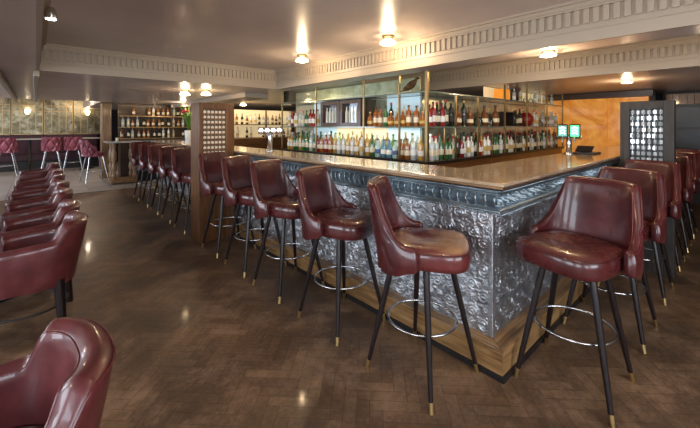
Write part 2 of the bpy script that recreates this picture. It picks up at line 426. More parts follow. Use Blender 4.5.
bp(MB().prism([(XP + 0.02, YP + 0.02), (XE, YP + 0.02), (XE, YI - .05), (XI - .05, YI - .05), (XI - .05, YE), (XP + 0.02, YE)], 0.0, 1.077), 'carcass', M['darkwood'])
def strip(rows, L, step, place):
    """rows: list of (outward offset fn(u), z); place(a, d, z) -> point"""
    n = int(L / step); g = []
    for (df, z) in rows:
        r = []
        for i in range(n + 1):
            u = i / n * L; r.append(place(u, df(u), z, L))
        g.append(r)
    return g
dX, dY = XP - XO, YP - YO
def placeL(u, d, z, L):   # left face, d in 0..1 from tin face to outer line
    y0 = YP - dY * d
    return (XP - dX * d, y0 + (YE - y0) * (u / L), z)
def placeR(u, d, z, L):
    x0 = XP - dX * d
    return (x0 + (XE - x0) * (u / L), YP - dY * d, z)
def mould_rows():
    rows = []
    bead = lambda base, amp, k, N=4: [((lambda u, a=amp * math.sin(PI * j / N), b=base: b + a * (0.45 + 0.55 * abs(math.sin(u * PI / 0.021)))), j) for j in range(N + 1)]
    # bottom rope bead z .928-.945
    for f, j in bead(0.70, 0.30, 0): rows.append((f, 0.928 + 0.018 * j / 4))
    rows.append((lambda u: 0.72, 0.9465)); rows.append((lambda u: 0.72, 0.951)); rows.append((lambda u: 0.52, 0.956)); rows.append((lambda u: 0.50, 0.962))
    # scallops z .963-1.038 on a cove
    K = 12
    for j in range(K + 1):
        vv = j / K
        def f(u, vv=vv):
            q = 1 - (2 * vv - 1) ** 2
            fr = (u / 0.060 - 0.40 * q) % 1.0
            return 0.30 + 0.16 * abs(2 * vv - 1) ** 2 + 0.50 * q ** 0.7 * (1 - fr)
        rows.append((f, 0.963 + 0.078 * vv))
    rows.append((lambda u: 0.50, 1.0425)); rows.append((lambda u: 0.80, 1.045)); rows.append((lambda u: 0.80, 1.053)); rows.append((lambda u: 0.66, 1.054)); rows.append((lambda u: 0.66, 1.059))
    for f, j in bead(0.68, 0.32, 0): rows.append((f, 1.059 + 0.018 * j / 4))
    return rows
for nm, pl, L in (('edge_moulding', placeL, YE - YP), ('edge_moulding', placeR, XE - XP)):
    mb = MB(); mb.grid(strip(mould_rows(), L, 0.007, pl), True); fix_normals(bp(mb, nm, M['pewter']))
# pressed tin: scroll relief
def scroll_h(u, v):
    T = 0.165
    h = 0.0
    iu = math.floor(u / T); iv = math.floor(v / T)
    fu = u / T - iu; fv = v / T - iv
    s = 1 if (iu + iv) % 2 == 0 else -1
    best = 0.0
    for (cx, cy, R, sg) in ((0.30, 0.32, 0.27, 1), (0.74, 0.70, 0.25, -1), (0.78, 0.20, 0.16, -1), (0.20, 0.80, 0.17, 1)):
        dx, dy = fu - cx, fv - cy
        r = math.hypot(dx, dy)
        if r < R:
            a = math.atan2(dy, dx) * sg * s
            ph = r / R * 2.3 + a / (2 * PI) + 0.25
            w = abs(2 * (ph % 1.0) - 1)
            hh = max(0.0, (w - 0.35) / 0.65) ** 0.7 * (0.55 + 0.45 * abs(math.sin(a * 5))) * min(1, (R - r) / 0.03)
            best = max(best, hh)
            if r < 0.035: best = max(best, 1 - r / 0.05)
    # leafy filler between scrolls
    if best < 0.05:
        q = math.sin((fu + fv) * 31 * 0.5 + 2.5 * math.sin(fu * 9)) * math.cos((fu - fv) * 13 + 2 * math.sin(fv * 7))
        best = 0.5 * max(0.0, q)
    return best
def panel(L, zt, zb, step, pt):
    nu = int(L / step); nv = int((zt - zb) / step)
    return [[pt(i / nu * L, scroll_h(i / nu * L, j / nv * (zt - zb)), zb + j / nv * (zt - zb)) for i in range(nu + 1)] for j in range(nv + 1)]
mb = MB(); mb.grid(panel(3.5, 0.93, 0.18, 0.0058, lambda u, h, z: (XP - 0.014 * h, YP + u, z)), True); fix_normals(bp(mb, 'front_panel', M['tin']))
mb = MB(); mb.grid(panel(4.3, 0.93, 0.18, 0.015, lambda u, h, z: (XP - 0.014 * h, YP + 3.5 + u, z)), True); fix_normals(bp(mb, 'front_panel', M['tin']))
mb = MB(); mb.grid(panel(2.6, 0.93, 0.18, 0.0058, lambda u, h, z: (XP + u, YP - 0.014 * h, z)), True); fix_normals(bp(mb, 'front_panel', M['tin']))
mb = MB(); mb.grid(panel(2.6, 0.93, 0.18, 0.015, lambda u, h, z: (XP + 2.6 + u, YP - 0.014 * h, z)), True); fix_normals(bp(mb, 'front_panel', M['tin']))
bp(MB().box(XP - 0.014, XP + 0.02, YP - 0.014, YP + 0.02, 0.181, 0.93), 'corner_bead', M['tin'], 0.005)
# plinth / foot step: oak top boards mitred, oak risers, dark skirting
bp(MB().prism([(XO - 0.005, YO - 0.005), (XP + 0.02, YP + 0.02), (XP + 0.02, YE), (XO - 0.005, YE)], 0.155, 0.179), 'step_board', M['oak_y'], 0.003)
bp(MB().prism([(XO - 0.0045, YO - 0.0055), (XE, YO - 0.0055), (XE, YP + 0.02), (XP + 0.021, YP + 0.019)], 0.155, 0.179), 'step_board', M['oak_x'], 0.003)
bp(MB().prism([(XO + 0.005, YO + 0.005), (XP + 0.02, YP + 0.02), (XP + 0.02, YE), (XO + 0.005, YE)], 0.03, 0.154), 'step_riser', M['oak_y'])
bp(MB().prism([(XO + 0.006, YO + 0.005), (XE, YO + 0.005), (XE, YP + 0.02), (XP + 0.021, YP + 0.019)], 0.03, 0.154), 'step_riser', M['oak_x'])
bp(MB().prism([(XO - 0.008, YO - 0.008), (XE, YO - 0.008), (XE, YP + 0.02), (XP + 0.02, YP + 0.02), (XP + 0.02, YE), (XO - 0.008, YE)], 0.001, 0.032), 'skirting', M['black'])

# ================================================================ SCREENS ON THE BAR LINE
def screen(name, x0, x1, y0, y1, zt, face, op, cols, rows, wood_, tile, label):
    r = empty(name, ((x0 + x1) / 2, (y0 + y1) / 2, 0)); tag(r, label, 'partition screen')
    cx, cy = r.location.x, r.location.y
    def lb(mb, n, m, bevel=0):
        mb.v = [(x - cx, y - cy, z) for x, y, z in mb.v]; return mb.build(n, m, r, bevel=bevel)
    a, b, z0, z1 = op
    if face == 'y':   # front face at y0, looking to -y, opening x in a..b
        lb(MB().box(x0, a, y0, y1, 0, zt).box(b, x1, y0, y1, 0, zt).box(a, b, y0, y1, 0, z0).box(a, b, y0, y1, z1, zt), 'frame', wood_, 0.004)
        lb(MB().box(a, b, y0 + 0.05, y0 + 0.06, z0, z1), 'backing', M['black'])
        g = MB(); t = MB(); dx = (b - a) / cols; dz = (z1 - z0) / rows
        for i in range(cols):
            for j in range(rows):
                xx, zz = a + i * dx, z0 + j * dz
                t.add([(xx + dx * .08, y0 + .03, zz + dz * .14), (xx + dx * .92, y0 + .03, zz + dz * .14), (xx + dx * .82, y0 + .015, zz + dz * .62), (xx + dx * .18, y0 + .015, zz + dz * .62),
                       (xx + dx * .12, y0 + .045, zz + dz * .62), (xx + dx * .88, y0 + .045, zz + dz * .62)], [(0, 1, 2, 3), (3, 2, 5, 4)])
        for i in range(cols): t.box(a + (i + .5) * dx - .001, a + (i + .5) * dx + .001, y0 + .035, y0 + .04, z0 + .003, z1 - .003)
        t.box(a + .003, b - .003, y0 + .035, y0 + .04, z0 + dz * .4, z0 + dz * .4 + .002)
        for i in range(cols + 1): g.box(a + i * dx - .003, a + i * dx + .003, y0 + .01, y0 + .05, z0, z1)
        for j in range(rows + 1): g.box(a, b, y0 + .012, y0 + .05, z0 + j * dz - .006, z0 + j * dz + .006)
        lb(g, 'lattice', M['midwood']); lb(t, 'glass_panes', tile)
    else:             # front face at x0, looking to -x, opening y in a..b
        lb(MB().box(x0, x1, y0, a, 0, zt).box(x0, x1, b, y1, 0, zt).box(x0, x1, a, b, 0, z0).box(x0, x1, a, b, z1, zt), 'frame', wood_, 0.004)
        lb(MB().box(x0 + 0.05, x0 + 0.06, a, b, z0, z1), 'backing', M['black'])
        g = MB(); t = MB(); dy = (b - a) / cols; dz = (z1 - z0) / rows
        for i in range(cols):
            for j in range(rows):
                yy, zz = a + i * dy, z0 + j * dz; k1 = rnd.uniform(-.012, .012); k2 = rnd.uniform(-.008, .008)
                t.add([(x0 + .035 + k1, yy + dy * .16, zz + dz * .2), (x0 + .035 - k1, yy + dy * .84, zz + dz * .2), (x0 + .035 - k1 + k2, yy + dy * .84, zz + dz * .8), (x0 + .035 + k1 + k2, yy + dy * .16, zz + dz * .8)], [(0, 3, 2, 1)])
        for i in range(cols): t.box(x0 + .036, x0 + .042, a + (i + .5) * dy - .001, a + (i + .5) * dy + .001, z0 + .003, z1 - .003)
        t.box(x0 + .036, x0 + .042, a + .003, b - .003, z0 + dz * .5, z0 + dz * .5 + .002)
        for i in range(cols + 1): g.box(x0 + .015, x0 + .05, a + i * dy - .004, a + i * dy + .004, z0, z1)
        for j in range(rows + 1): g.box(x0 + .017, x0 + .05, a, b, z0 + j * dz - .004, z0 + j * dz + .004)
        lb(g, 'lattice', M['black']); lb(t, 'glass_panes', tile)
    return r
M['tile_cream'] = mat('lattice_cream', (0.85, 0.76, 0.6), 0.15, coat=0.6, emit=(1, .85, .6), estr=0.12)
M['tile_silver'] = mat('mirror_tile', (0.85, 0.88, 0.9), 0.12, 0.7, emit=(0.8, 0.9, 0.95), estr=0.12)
screen('partition_screen', 1.49, 1.94, 4.45, 4.76, 1.735, 'y', (1.545, 1.83, 1.02, 1.66), 6, 10, M['oak_z'], M['tile_cream'],
       'brown wooden screen with cream lattice window among the left bar stools')
screen('partition_screen', 4.5, 4.6, 0.43, 0.845, 1.69, 'x', (0.51, 0.77, 1.08, 1.61), 6, 9, M['bronze_wood'], M['tile_silver'],
       'dark grey screen with silvery mirror glass squares near the orange wall')

# ================================================================ BAR STOOLS
def se(th, rx, ry, n):
    c, s = math.cos(th), math.sin(th)
    return (rx * math.copysign(abs(c) ** (2 / n), c), ry * math.copysign(abs(s) ** (2 / n), s))
def make_stool():
    root = empty('bar_stool')
    for sx in (-1, 1):
        for sy in (-1, 1):
            top = Vector((sx * 0.115, sy * 0.115, 0.668)); bot = Vector((sx * 0.228, sy * 0.228, 0.0))
            leg = MB().tube([top, top.lerp(bot, 0.5), top.lerp(bot, 0.93)], [0.0185, 0.017, 0.0125], 10).build('leg', M['legwood'], root)
            MB().tube([top.lerp(bot, 0.922), top.lerp(bot, 0.999)], [0.0142, 0.0115], 10).build('ferrule', M['brass'], leg)
    MB().tube([(0.198 * math.cos(2 * PI * k / 40), 0.198 * math.sin(2 * PI * k / 40), 0.315) for k in range(40)], 0.0075, 8, True).build('foot_ring', M['chrome'], root)
    MB().lathe([(0.16, 0.648), (0.165, 0.652), (0.165, 0.664), (0.12, 0.668)], 20).build('swivel_plate', M['black'], root)
    # seat cushion
    prof = [(0.90, 0.668), (0.985, 0.676), (1.01, 0.70), (1.015, 0.735), (1.0, 0.757), (0.985, 0.765), (0.95, 0.776), (0.84, 0.787), (0.62, 0.792), (0.35, 0.790), (0.12, 0.786)]
    N = 56
    def ring(sc, z):
        out = []
        for k in range(N):
            x, y = se(2 * PI * k / N, 0.235, 0.232, 3.6); y *= 1 + 0.05 * x / 0.235
            dz = 0.0
            if z > 0.77: dz = -0.012 * math.exp(-((x * sc + 0.02) ** 2 + (y * sc) ** 2) / 0.012)
            out.append((x * sc + 0.034, y * sc, z + dz))
        return out
    mb = MB(); rows = [ring(s_, z) for s_, z in prof]; mb.grid(rows, True, True)
    mb.add(rows[0], [tuple(range(N))[::-1]]); mb.add(rows[-1], [tuple(range(N))], True)
    seat = mb.build('seat', M['leather_worn'], root)
    MB().tube(ring(1.0, 0.7645), 0.0042, 6, True).build('piping', M['leather'], seat)
    # wrap-around back
    NS, NT = 49, 15
    def plan(a):  # a in [-1,1], 0 = back
        th = PI + a * math.radians(86); return se(th, 0.245, 0.244, 3.4)
    def edge(a):
        q = abs(a); u = sstep(0, 1, max(0.0, (q - 0.50) / 0.50))
        k = max(0.0, (q - 0.46) / 0.54)
        z = 0.80 + 0.30 * (1 - k) ** 2.1 if q > 0.46 else 1.10
        return z + 0.008 * math.cos(a * PI)
    TH = 0.042
    def surf(a, t, off):
        x, y = plan(a); zt = edge(a); zb = 0.648 + 0.03 * sstep(0.75, 1.0, abs(a))
        z = zb + (zt - zb) * t; hgt = max(0.0, (z - 0.72) / 0.38)
        L = math.hypot(x, y); 
        # outward plan normal (approx. superellipse gradient)
        gx = math.copysign(abs(x / 0.245) ** 2.4, x); gy = math.copysign(abs(y / 0.244) ** 2.4, y); gl = math.hypot(gx, gy) or 1
        nx, ny = gx / gl, gy / gl
        lean = -0.062 * hgt ** 1.25
        sc = 1 - 0.05 * hgt
        bulge = 0.010 * math.sin(PI * min(1, t))
        q = 0.0
        if off > 0.5 * TH:
            s_ = a * 5.2; w = (z - 0.66) / 0.13
            d1 = abs(math.sin((s_ + w) * PI / 2)); d2 = abs(math.sin((s_ - w) * PI / 2))
            q = -0.012 * max(math.exp(-(d1 / 0.10) ** 2), math.exp(-(d2 / 0.10) ** 2)) * (1 if abs(a) < 0.75 else 0)
            q -= 0.015 * math.exp(-((d1 / 0.22) ** 2 + (d2 / 0.22) ** 2)) * (1 if abs(a) < 0.75 else 0)
        o = off + (bulge if off > 0.5 * TH else 0) + q
        return ((x + nx * o) * 0.96 + lean + 0.03, (y + ny * o) * sc, z)
    A = [-1 + 2 * i / (NS - 1) for i in range(NS)]
    rows = []
    for j in range(NT): rows.append([surf(a, j / (NT - 1), TH) for a in A])
    for k in range(1, 5):        # rounded rim
        f = k / 5; r = []
        for a in A:
            p = Vector(surf(a, 1, TH)); q = Vector(surf(a, 1, 0)); m_ = p.lerp(q, f); m_.z += 0.016 * math.sin(PI * f); r.append(tuple(m_))
        rows.append(r)
    for j in range(NT - 1, -1, -1): rows.append([surf(a, j / (NT - 1), 0) for a in A])
    rows.append(rows[0])
    mb = MB(); mb.grid(rows, True)
    for e in (0, NS - 1):        # rounded ends of the wings
        ring_ = [r[e] for r in rows[:-1]]; cen = sum((Vector(p) for p in ring_), Vector()) / len(ring_)
        dirx = Vector((0.02, 0, 0))
        inner = [tuple(Vector(p).lerp(cen, 0.22) + dirx) for p in ring_]
        n_ = len(ring_); mb.add(ring_ + inner, [(i, (i + 1) % n_, n_ + (i + 1) % n_, n_ + i) for i in range(n_)] + [tuple(range(n_, 2 * n_))], True)
    back = fix_normals(mb.build('backrest', M['leather'], root))
    rim_o = [surf(a, 1, TH) for a in A]; rim_i = [surf(a, 1, 0) for a in A]
    MB().tube([(x, y, z + 0.002) for x, y, z in rim_o], 0.0045, 6).tube([(x, y, z + 0.002) for x, y, z in rim_i], 0.0038, 6).build('piping', M['piping'], back)
    return root
stool0 = make_stool(); first = [True]; used = []
def turn(st, ang):
    for ch in st.children:
        if ch.name.split('.')[0] in ('seat', 'backrest', 'swivel_plate'): ch.rotation_euler.z = ang
def put_stool(x, y, deg, label, group=None):
    if first[0]: s_ = stool0; first[0] = False
    else: s_ = copy_tree(stool0)
    s_.location = (x, y, 0)
    used.append(1)
    turn(s_, math.radians(deg)); tag(s_, label, 'bar stool', 'burgundy leather stools along the bar'); return s_
put_stool(1.70, 1.265, -57, 'burgundy leather bar stool with sheen-painted tan seat beside the bar corner, pale metal side')
put_stool(1.70, 2.0, -69, 'burgundy leather bar stool, second along the pale metal front from the bar corner')
put_stool(1.70, 2.735, -70, 'burgundy leather bar stool, third along the pale metal front from the bar corner')
put_stool(1.70, 3.38, -69, 'burgundy leather bar stool, fourth along the pale metal front from the bar corner')
put_stool(1.70, 4.05, -66, 'burgundy leather bar stool standing right in front of the brown lattice screen')
for (y, d, w) in ((5.18, -74, 'first bar stool just beyond the brown lattice screen'), (5.86, -72, 'second bar stool beyond the brown lattice screen'), (6.56, -72, 'middle bar stool of the five beyond the brown lattice screen'),
               (7.26, -70, 'fourth bar stool beyond the brown lattice screen'), (7.98, -70, 'last bar stool at the far end beyond the brown lattice screen')):
    put_stool(1.70, y, d, 'burgundy leather ' + w)
for (x, d, w) in ((2.285, 165, 'large bar stool in the right foreground beside the bar corner'), (3.10, 163, 'second bar stool along the dark shaded bar side from the corner'),
               (4.0, 163, 'third bar stool along the shaded bar side, before the grey screen'), (4.98, 160, 'bar stool just behind the grey mirror glass screen'),
               (5.75, 160, 'second bar stool past the grey mirror glass screen'), (6.5, 160, 'farthest bar stool by the dark wall on the right')):
    put_stool(x, 0.642, d, 'burgundy leather ' + w)

for ch in stool0.children:      # the stool beside the corner has the seat with the painted tan sheen
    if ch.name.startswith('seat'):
        ch.data = ch.data.copy(); ch.data.materials[0] = M['leather_tan_sheen']

# ================================================================ TUB CHAIRS
def make_tub():
    root = empty('tub_chair')
    for sx in (-1, 1):
        for sy in (-1, 1):
            MB().tube([(sx * 0.20, sy * 0.20, 0.34), (sx * 0.225, sy * 0.225, 0.0)], [0.034, 0.024], 4).build('leg', M['legwood'], root)
    MB().tube([(0.235 * math.cos(2 * PI * k / 40), 0.235 * math.sin(2 * PI * k / 40), 0.13) for k in range(40)], 0.008, 8, True).build('foot_ring', M['black'], root)
    NS, NT = 65, 11; TH = 0.075
    def edge(a):
        q = abs(a); return 0.605 + 0.115 * (1 - sstep(0.37, 0.49, q)) - 0.03 * sstep(0.5, 1.0, q)
    def plan(a): return se(PI + a * math.radians(126), 0.235, 0.225, 2.7)
    def surf(a, t, off):
        x, y = plan(a); zt = edge(a); zb = 0.30
        z = zb + (zt - zb) * t
        gx = math.copysign(abs(x / 0.235) ** 1.7, x); gy = math.copysign(abs(y / 0.225) ** 1.7, y); gl = math.hypot(gx, gy) or 1
        hh = max(0, (z - 0.45) / 0.28); th = off
        if off > 0.5 * TH: th = off + 0.02 * (1 - sstep(0.36, 0.55, abs(a))) * t - 0.03 * (1 - t) * (1 - t)
        return (x + gx / gl * th - 0.03 * hh * (1 if x < 0.1 else 0.2), y + gy / gl * th, z)
    A = [-1 + 2 * i / (NS - 1) for i in range(NS)]
    rows = [[surf(a, j / (NT - 1), TH) for a in A] for j in range(NT)]
    for k in range(1, 7):
        f = k / 7; r = []
        for a in A:
            p = Vector(surf(a, 1, TH)); q = Vector(surf(a, 1, 0)); m_ = p.lerp(q, f); m_.z += 0.026 * math.sin(PI * f); r.append(tuple(m_))
        rows.append(r)
    for j in range(NT - 1, -1, -1): rows.append([surf(a, j / (NT - 1), 0) for a in A])
    rows.append(rows[0])
    mb = MB(); mb.grid(rows, True)
    for e in (0, NS - 1):
        ring_ = [r[e] for r in rows[:-1]]; cen = sum((Vector(p) for p in ring_), Vector()) / len(ring_); n_ = len(ring_)
        inner = [tuple(Vector(p).lerp(cen, 0.25) + Vector((0.0, -0.02 if cen.y > 0 else 0.02, 0))) for p in ring_]
        mb.add(ring_ + inner, [(i, (i + 1) % n_, n_ + (i + 1) % n_, n_ + i) for i in range(n_)] + [tuple(range(n_, 2 * n_))], True)
    sh = fix_normals(mb.build('shell', M['leather_tub'], root))
    MB().tube([(x, y, z + 0.003) for x, y, z in (surf(a, 1, 0.004) for a in A)], 0.004, 6).tube([(x, y, z + 0.002) for x, y, z in (surf(a, 1, TH) for a in A)], 0.004, 6).build('piping', M['piping'], sh)
    N = 48; prof = [(0.9, 0.30), (1.0, 0.31), (1.0, 0.39), (0.97, 0.415), (0.88, 0.43), (0.6, 0.438), (0.2, 0.438)]
    mb = MB(); rows = [[(x * s_ + 0.01, y * s_, z) for x, y in (se(2 * PI * k / N, 0.262, 0.245, 2.7) for k in range(N))] for s_, z in prof]
    mb.grid(rows, True, True); mb.add(rows[0], [tuple(range(N))[::-1]]); mb.add(rows[-1], [tuple(range(N))], True)
    mb.build('seat', M['leather_tub'], root)
    return root
tub = make_tub()
tubs = [(-0.17, 1.42, 185, 'red leather tub chair in the near left foreground, seen from above'),
        (-0.05, 3.50, 172, 'red leather tub chair with dark square legs, nearest of the row behind the foreground chair'),
        (-0.05, 4.12, 176, 'red leather tub chair, second in the row along the left tables'),
        (-0.05, 5.0, 180, 'red leather tub chair, third in the row along the left tables'),
        (-0.04, 5.72, 184, 'red leather tub chair, fourth in the row along the left tables'),
        (-0.04, 6.6, 180, 'red leather tub chair, fifth in the row along the left tables'),
        (-0.03, 7.35, 182, 'red leather tub chair, sixth in the row along the left tables'),
        (-0.03, 8.7, 182, 'red leather tub chair, farthest in the row along the left tables')]
for k, (x, y, d, w) in enumerate(tubs):
    o = tub if k == 0 else copy_tree(tub)
    o.location = (x, y, 0); o.rotation_euler.z = math.radians(d); tag(o, w, 'tub chair', 'red leather tub chairs on the left')
# tables by the tub chairs
def left_table(y0, y1, label):
    r = empty('dining_table', (-0.86, (y0 + y1) / 2, 0)); tag(r, label, 'table'); h = (y1 - y0) / 2
    MB().box(-0.40, 0.40, -h, h, 0.735, 0.77).build('tabletop', M['bronze_wood'], r, bevel=0.006)
    for s_ in (-1, 1):
        MB().lathe([(0.22, 0.0), (0.21, 0.02), (0.05, 0.05), (0.04, 0.4), (0.05, 0.69), (0.12, 0.734)], 16, (0, s_ * (h - 0.3), 0)).build('pedestal', M['black'], r)
left_table(3.1, 4.55, 'dark table at the left edge beside the nearest row of tub chairs')
left_table(4.75, 6.0, 'dark table at the left edge, second one back beside the tub chairs')
left_table(6.2, 7.8, 'dark table at the left edge, farthest beside the tub chairs')

# ================================================================ LAMPS
def make_lamp():
    r = empty('ceiling_lamp')
    MB().lathe([(0.075, 0.0), (0.078, -0.012), (0.06, -0.022), (0.05, -0.035), (0.045, -0.05)][::-1], 24).build('lamp_base', M['dull_brass'], r)
    N = 40; rows = []
    for (q, z, w) in ((0.045, -0.045, 0.0), (0.062, -0.055, 0.04), (0.078, -0.075, 0.08), (0.088, -0.098, 0.12), (0.08, -0.108, 0.10), (0.05, -0.112, 0.04), (0.01, -0.113, 0)):
        rows.append([(q * (1 + w * math.cos(8 * 2 * PI * k / N)) * math.cos(2 * PI * k / N), q * (1 + w * math.cos(8 * 2 * PI * k / N)) * math.sin(2 * PI * k / N), z) for k in range(N)])
    MB().grid(rows, True, True).build('lamp_shade', M['lampglass'], r)
    return r
lamp0 = make_lamp()
lamps = [(2.846, 2.565, ZT, 'flower shaped glass ceiling lamp lit warm, in the raised ceiling nearest the bar corner', 16),
         (2.724, 4.036, ZT, 'flower shaped glass ceiling lamp lit warm, in the raised ceiling farther back', 16),
         (3.36, 1.14, ZS, 'warm ceiling lamp under the beam over the orange countertop side', 11),
         (6.28, 1.10, ZS, 'warm ceiling lamp in front of the orange onyx wall', 11),
         (2.02, 6.76, ZS, 'warm ceiling lamp above the plant, left one of the pair over the wooden screen', 6),
         (2.302, 6.50, ZS, 'warm ceiling lamp of the pair over the wooden screen, the right one', 6),
         (4.19, 9.04, ZS, 'small warm ceiling lamp in front of the far bottle shelves', 8),
         (4.40, 2.0, ZT, 'warm ceiling lamp above the bartenders aisle, seen only in the mirrors', 14)]
for k, (x, y, z, w, p) in enumerate(lamps):
    o = lamp0 if k == 0 else copy_tree(lamp0)
    o.location = (x, y, z); o.scale = (.7, .7, 0.4) if k in (2, 3) else (.92, .92, .85); tag(o, w, 'ceiling lamp', 'flush glass ceiling lamps')
    bulb('lamp_glow', (x, y, z - (0.072 if k in (2, 3) else 0.122)), p, r=0.02)
# the cool spot at the left cornice
sp = empty('spot_lamp', (0.085, 3.56, 2.32)); tag(sp, 'small bright cold white spot lamp at the left cornice', 'spot lamp')
MB().lathe([(0.035, -0.05), (0.04, -0.02), (0.03, 0.02), (0.02, 0.038)], 16).build('lamp_body', M['chrome'], sp)
MB().lathe([(0.001, -0.062), (0.03, -0.056), (0.034, -0.051)], 16).build('lens', M['lampcold'], sp)
# bare fill lights without fixtures, added to brighten the room
for (x, y, z, p) in ((1.0, 0.5, 2.2, 14), (1.0, -1.6, 2.2, 14), (4.5, 0.2, 2.0, 5), (-2.0, 2.0, 1.95, 14), (-2.0, 6.5, 1.95, 14), (5.0, 4.6, 1.95, 8), (1.2, 13.5, 2.3, 30), (3.0, 10.2, 1.95, 12), (-1.8, 13.5, 2.3, 25)):
    bulb('fill_light', (x, y, z), p, (1.0, 0.78, 0.55), 0.05)

# ================================================================ BACK BAR
BX, BY = 3.43, 2.475
bb = empty('back_bar', (BX, BY, 0)); tag(bb, 'L shaped back bar with brass posts, glass shelves and mirror panels holding bottles', 'back bar')
def bbp(mb, name, m, bevel=0):
    mb.v = [(x - BX, y - BY, z) for x, y, z in mb.v]; return mb.build(name, m, bb, bevel=bevel)
BYE, BXE = 5.8, 8.12; DP = 0.34
bbp(MB().prism([(BX - .02, BY - .02), (BXE, BY - .02), (BXE, BY + DP + .1), (BX + DP + .1, BY + DP + .1), (BX + DP + .1, BYE), (BX - .02, BYE)], 0.985, 1.02), 'ledge', M['black'], 0.004)
bbp(MB().prism([(BX + .02, BY + .02), (BXE, BY + .02), (BXE, BY + DP + .08), (BX + DP + .08, BY + DP + .08), (BX + DP + .08, BYE), (BX + .02, BYE)], 0.0, 0.984), 'base_cabinet', M['midwood'])
def shelf(z, th, a):
    bbp(MB().prism([(BX, BY), (BXE, BY), (BXE, BY + DP), (BX + DP, BY + DP), (BX + DP, BYE), (BX, BYE)], z - th, z), a, M['shelfglass'], 0)
shelf(1.435, 0.012, 'glass_shelf'); shelf(1.86, 0.016, 'glass_shelf')
def post(x, y, z1, r=0.011): bbp(MB().box(x - r, x + r, y - r, y + r, 1.021, z1), 'post', M['dull_brass'])
post(BX + .005, BY + .005, 2.095, 0.018)
for y in (2.90, 3.549, 4.672, 5.74): post(BX + .002, y, 2.095)
for x in (4.055, 4.623): post(x, BY + .002, 1.86)
for x in (5.46, 6.303, 7.23, 8.10): post(x, BY + .002, 2.095)
for x in (3.80, 5.05, 5.85, 6.75, 7.65): post(x, BY + .002, 1.42, 0.007)
# back rails and brass edge strips
for z in (1.435, 1.86):
    bbp(MB().box(BX - .006, BX - .001, BY, BYE, z - .014, z + .003), 'shelf_edge', M['shelfglass'])
    bbp(MB().box(BX, BXE, BY - .006, BY - .001, z - .014, z + .003), 'shelf_edge', M['shelfglass'])
# backs: mirrors and lit panels
MX = BX + DP; MY = BY + DP
def backL(y0, y1, z0, z1, m, n): bbp(MB().box(MX + .002, MX + .014, y0, y1, z0, z1), n, m)
def backR(x0, x1, z0, z1, m, n): bbp(MB().box(x0, x1, MY + .002, MY + .014, z0, z1), n, m)
for (z0, z1) in ((1.03, 1.42), (1.44, 1.84)):
    backL(MY + .02, 3.42, z0, z1, M['lit_blue'], 'lit_panel')
    backL(3.43, 4.55, z0, z1, M['mirror'] if z0 > 1.2 else M['lit_warm'], 'mirror_panel' if z0 > 1.2 else 'lit_panel')
    backL(4.56, 5.2, z0, z1, M['lit_blue'] if z0 > 1.2 else M['lit_blue'], 'lit_panel')
    backL(5.21, BYE, z0, z1, M['mirror'], 'mirror_panel')
    for x0, x1 in ((MX + .02, 4.6), (4.61, 5.45), (5.46, 6.3), (6.31, 7.22), (7.23, BXE)):
        backR(x0, x1, z0, z1, M['mirror'], 'mirror_panel')
backR(6.9, BXE, 1.87, 2.09, M['lit_warm'], 'lit_panel')
backR(5.46, 6.3, 1.87, 2.09, M['lit_warm'], 'lit_panel')
backL(MY + .02, BYE, 1.87, 2.09, M['mirror'], 'mirror_panel')
bbp(MB().box(BX + .003, BX + .007, BY + .04, 3.54, 1.88, 2.09), 'glass_pane', M['pane'])
bbp(MB().box(BX + .003, BX + .007, 3.56, 5.72, 1.88, 2.09), 'glass_pane', M['pane'])
for x0, y0 in ((3.6, 3.2),): pass
area('shelf_light', (BX + .2, 3.6, 1.40), (BX + .2, 3.6, 0), 0.05, 2.2, 4, (1.0, 0.9, 0.7))


# ---- bottles
def prof_bottle(h, r, kind):
    if kind == 'wine': return [(r * .9, 0), (r, .01), (r, h * .58), (r * .9, h * .64), (r * .5, h * .72), (r * .36, h * .78), (r * .33, h * .93), (r * .4, h * .935), (r * .4, h * .96)]
    if kind == 'spirit': return [(r * .92, 0), (r, .008), (r, h * .66), (r * .93, h * .71), (r * .45, h * .77), (r * .32, h * .81), (r * .32, h * .93)]
    if kind == 'squat': return [(r * .9, 0), (r * 1.05, .01), (r * 1.1, h * .35), (r, h * .6), (r * .5, h * .7), (r * .35, h * .76), (r * .35, h * .92)]
    if kind == 'decanter': return [(r * .9, 0), (r * 1.3, h * .06), (r * 1.45, h * .25), (r * 1.2, h * .42), (r * .5, h * .55), (r * .35, h * .65), (r * .45, h * .8)]
    return [(r * .85, 0), (r, .01), (r * .98, h * .5), (r * .8, h * .62), (r * .4, h * .74), (r * .34, h * .93)]
proto = {}
def bottle_proto(kind, glass, lab, cap, h, r):
    key = (kind, glass, lab, cap)
    if key in proto: return proto[key]
    n = 12
    a = MB().lathe(prof_bottle(h, r, kind), n).mesh('bottle'); a.materials.append(M[glass])
    b = None
    if lab:
        z0, z1 = h * .20, h * (.44 if kind != 'squat' else .38)
        rr = r * (1.13 if kind == 'squat' else 1.025)
        b = MB().lathe([(rr, z0), (rr, z1)], n, caps=False).mesh('paper_label'); b.materials.append(M[lab])
    c = MB().lathe([(r * .42, h * .915), (r * .42, h * 1.0)], 10).mesh('cap'); c.materials.append(M[cap])
    proto[key] = (a, b, c); return proto[key]
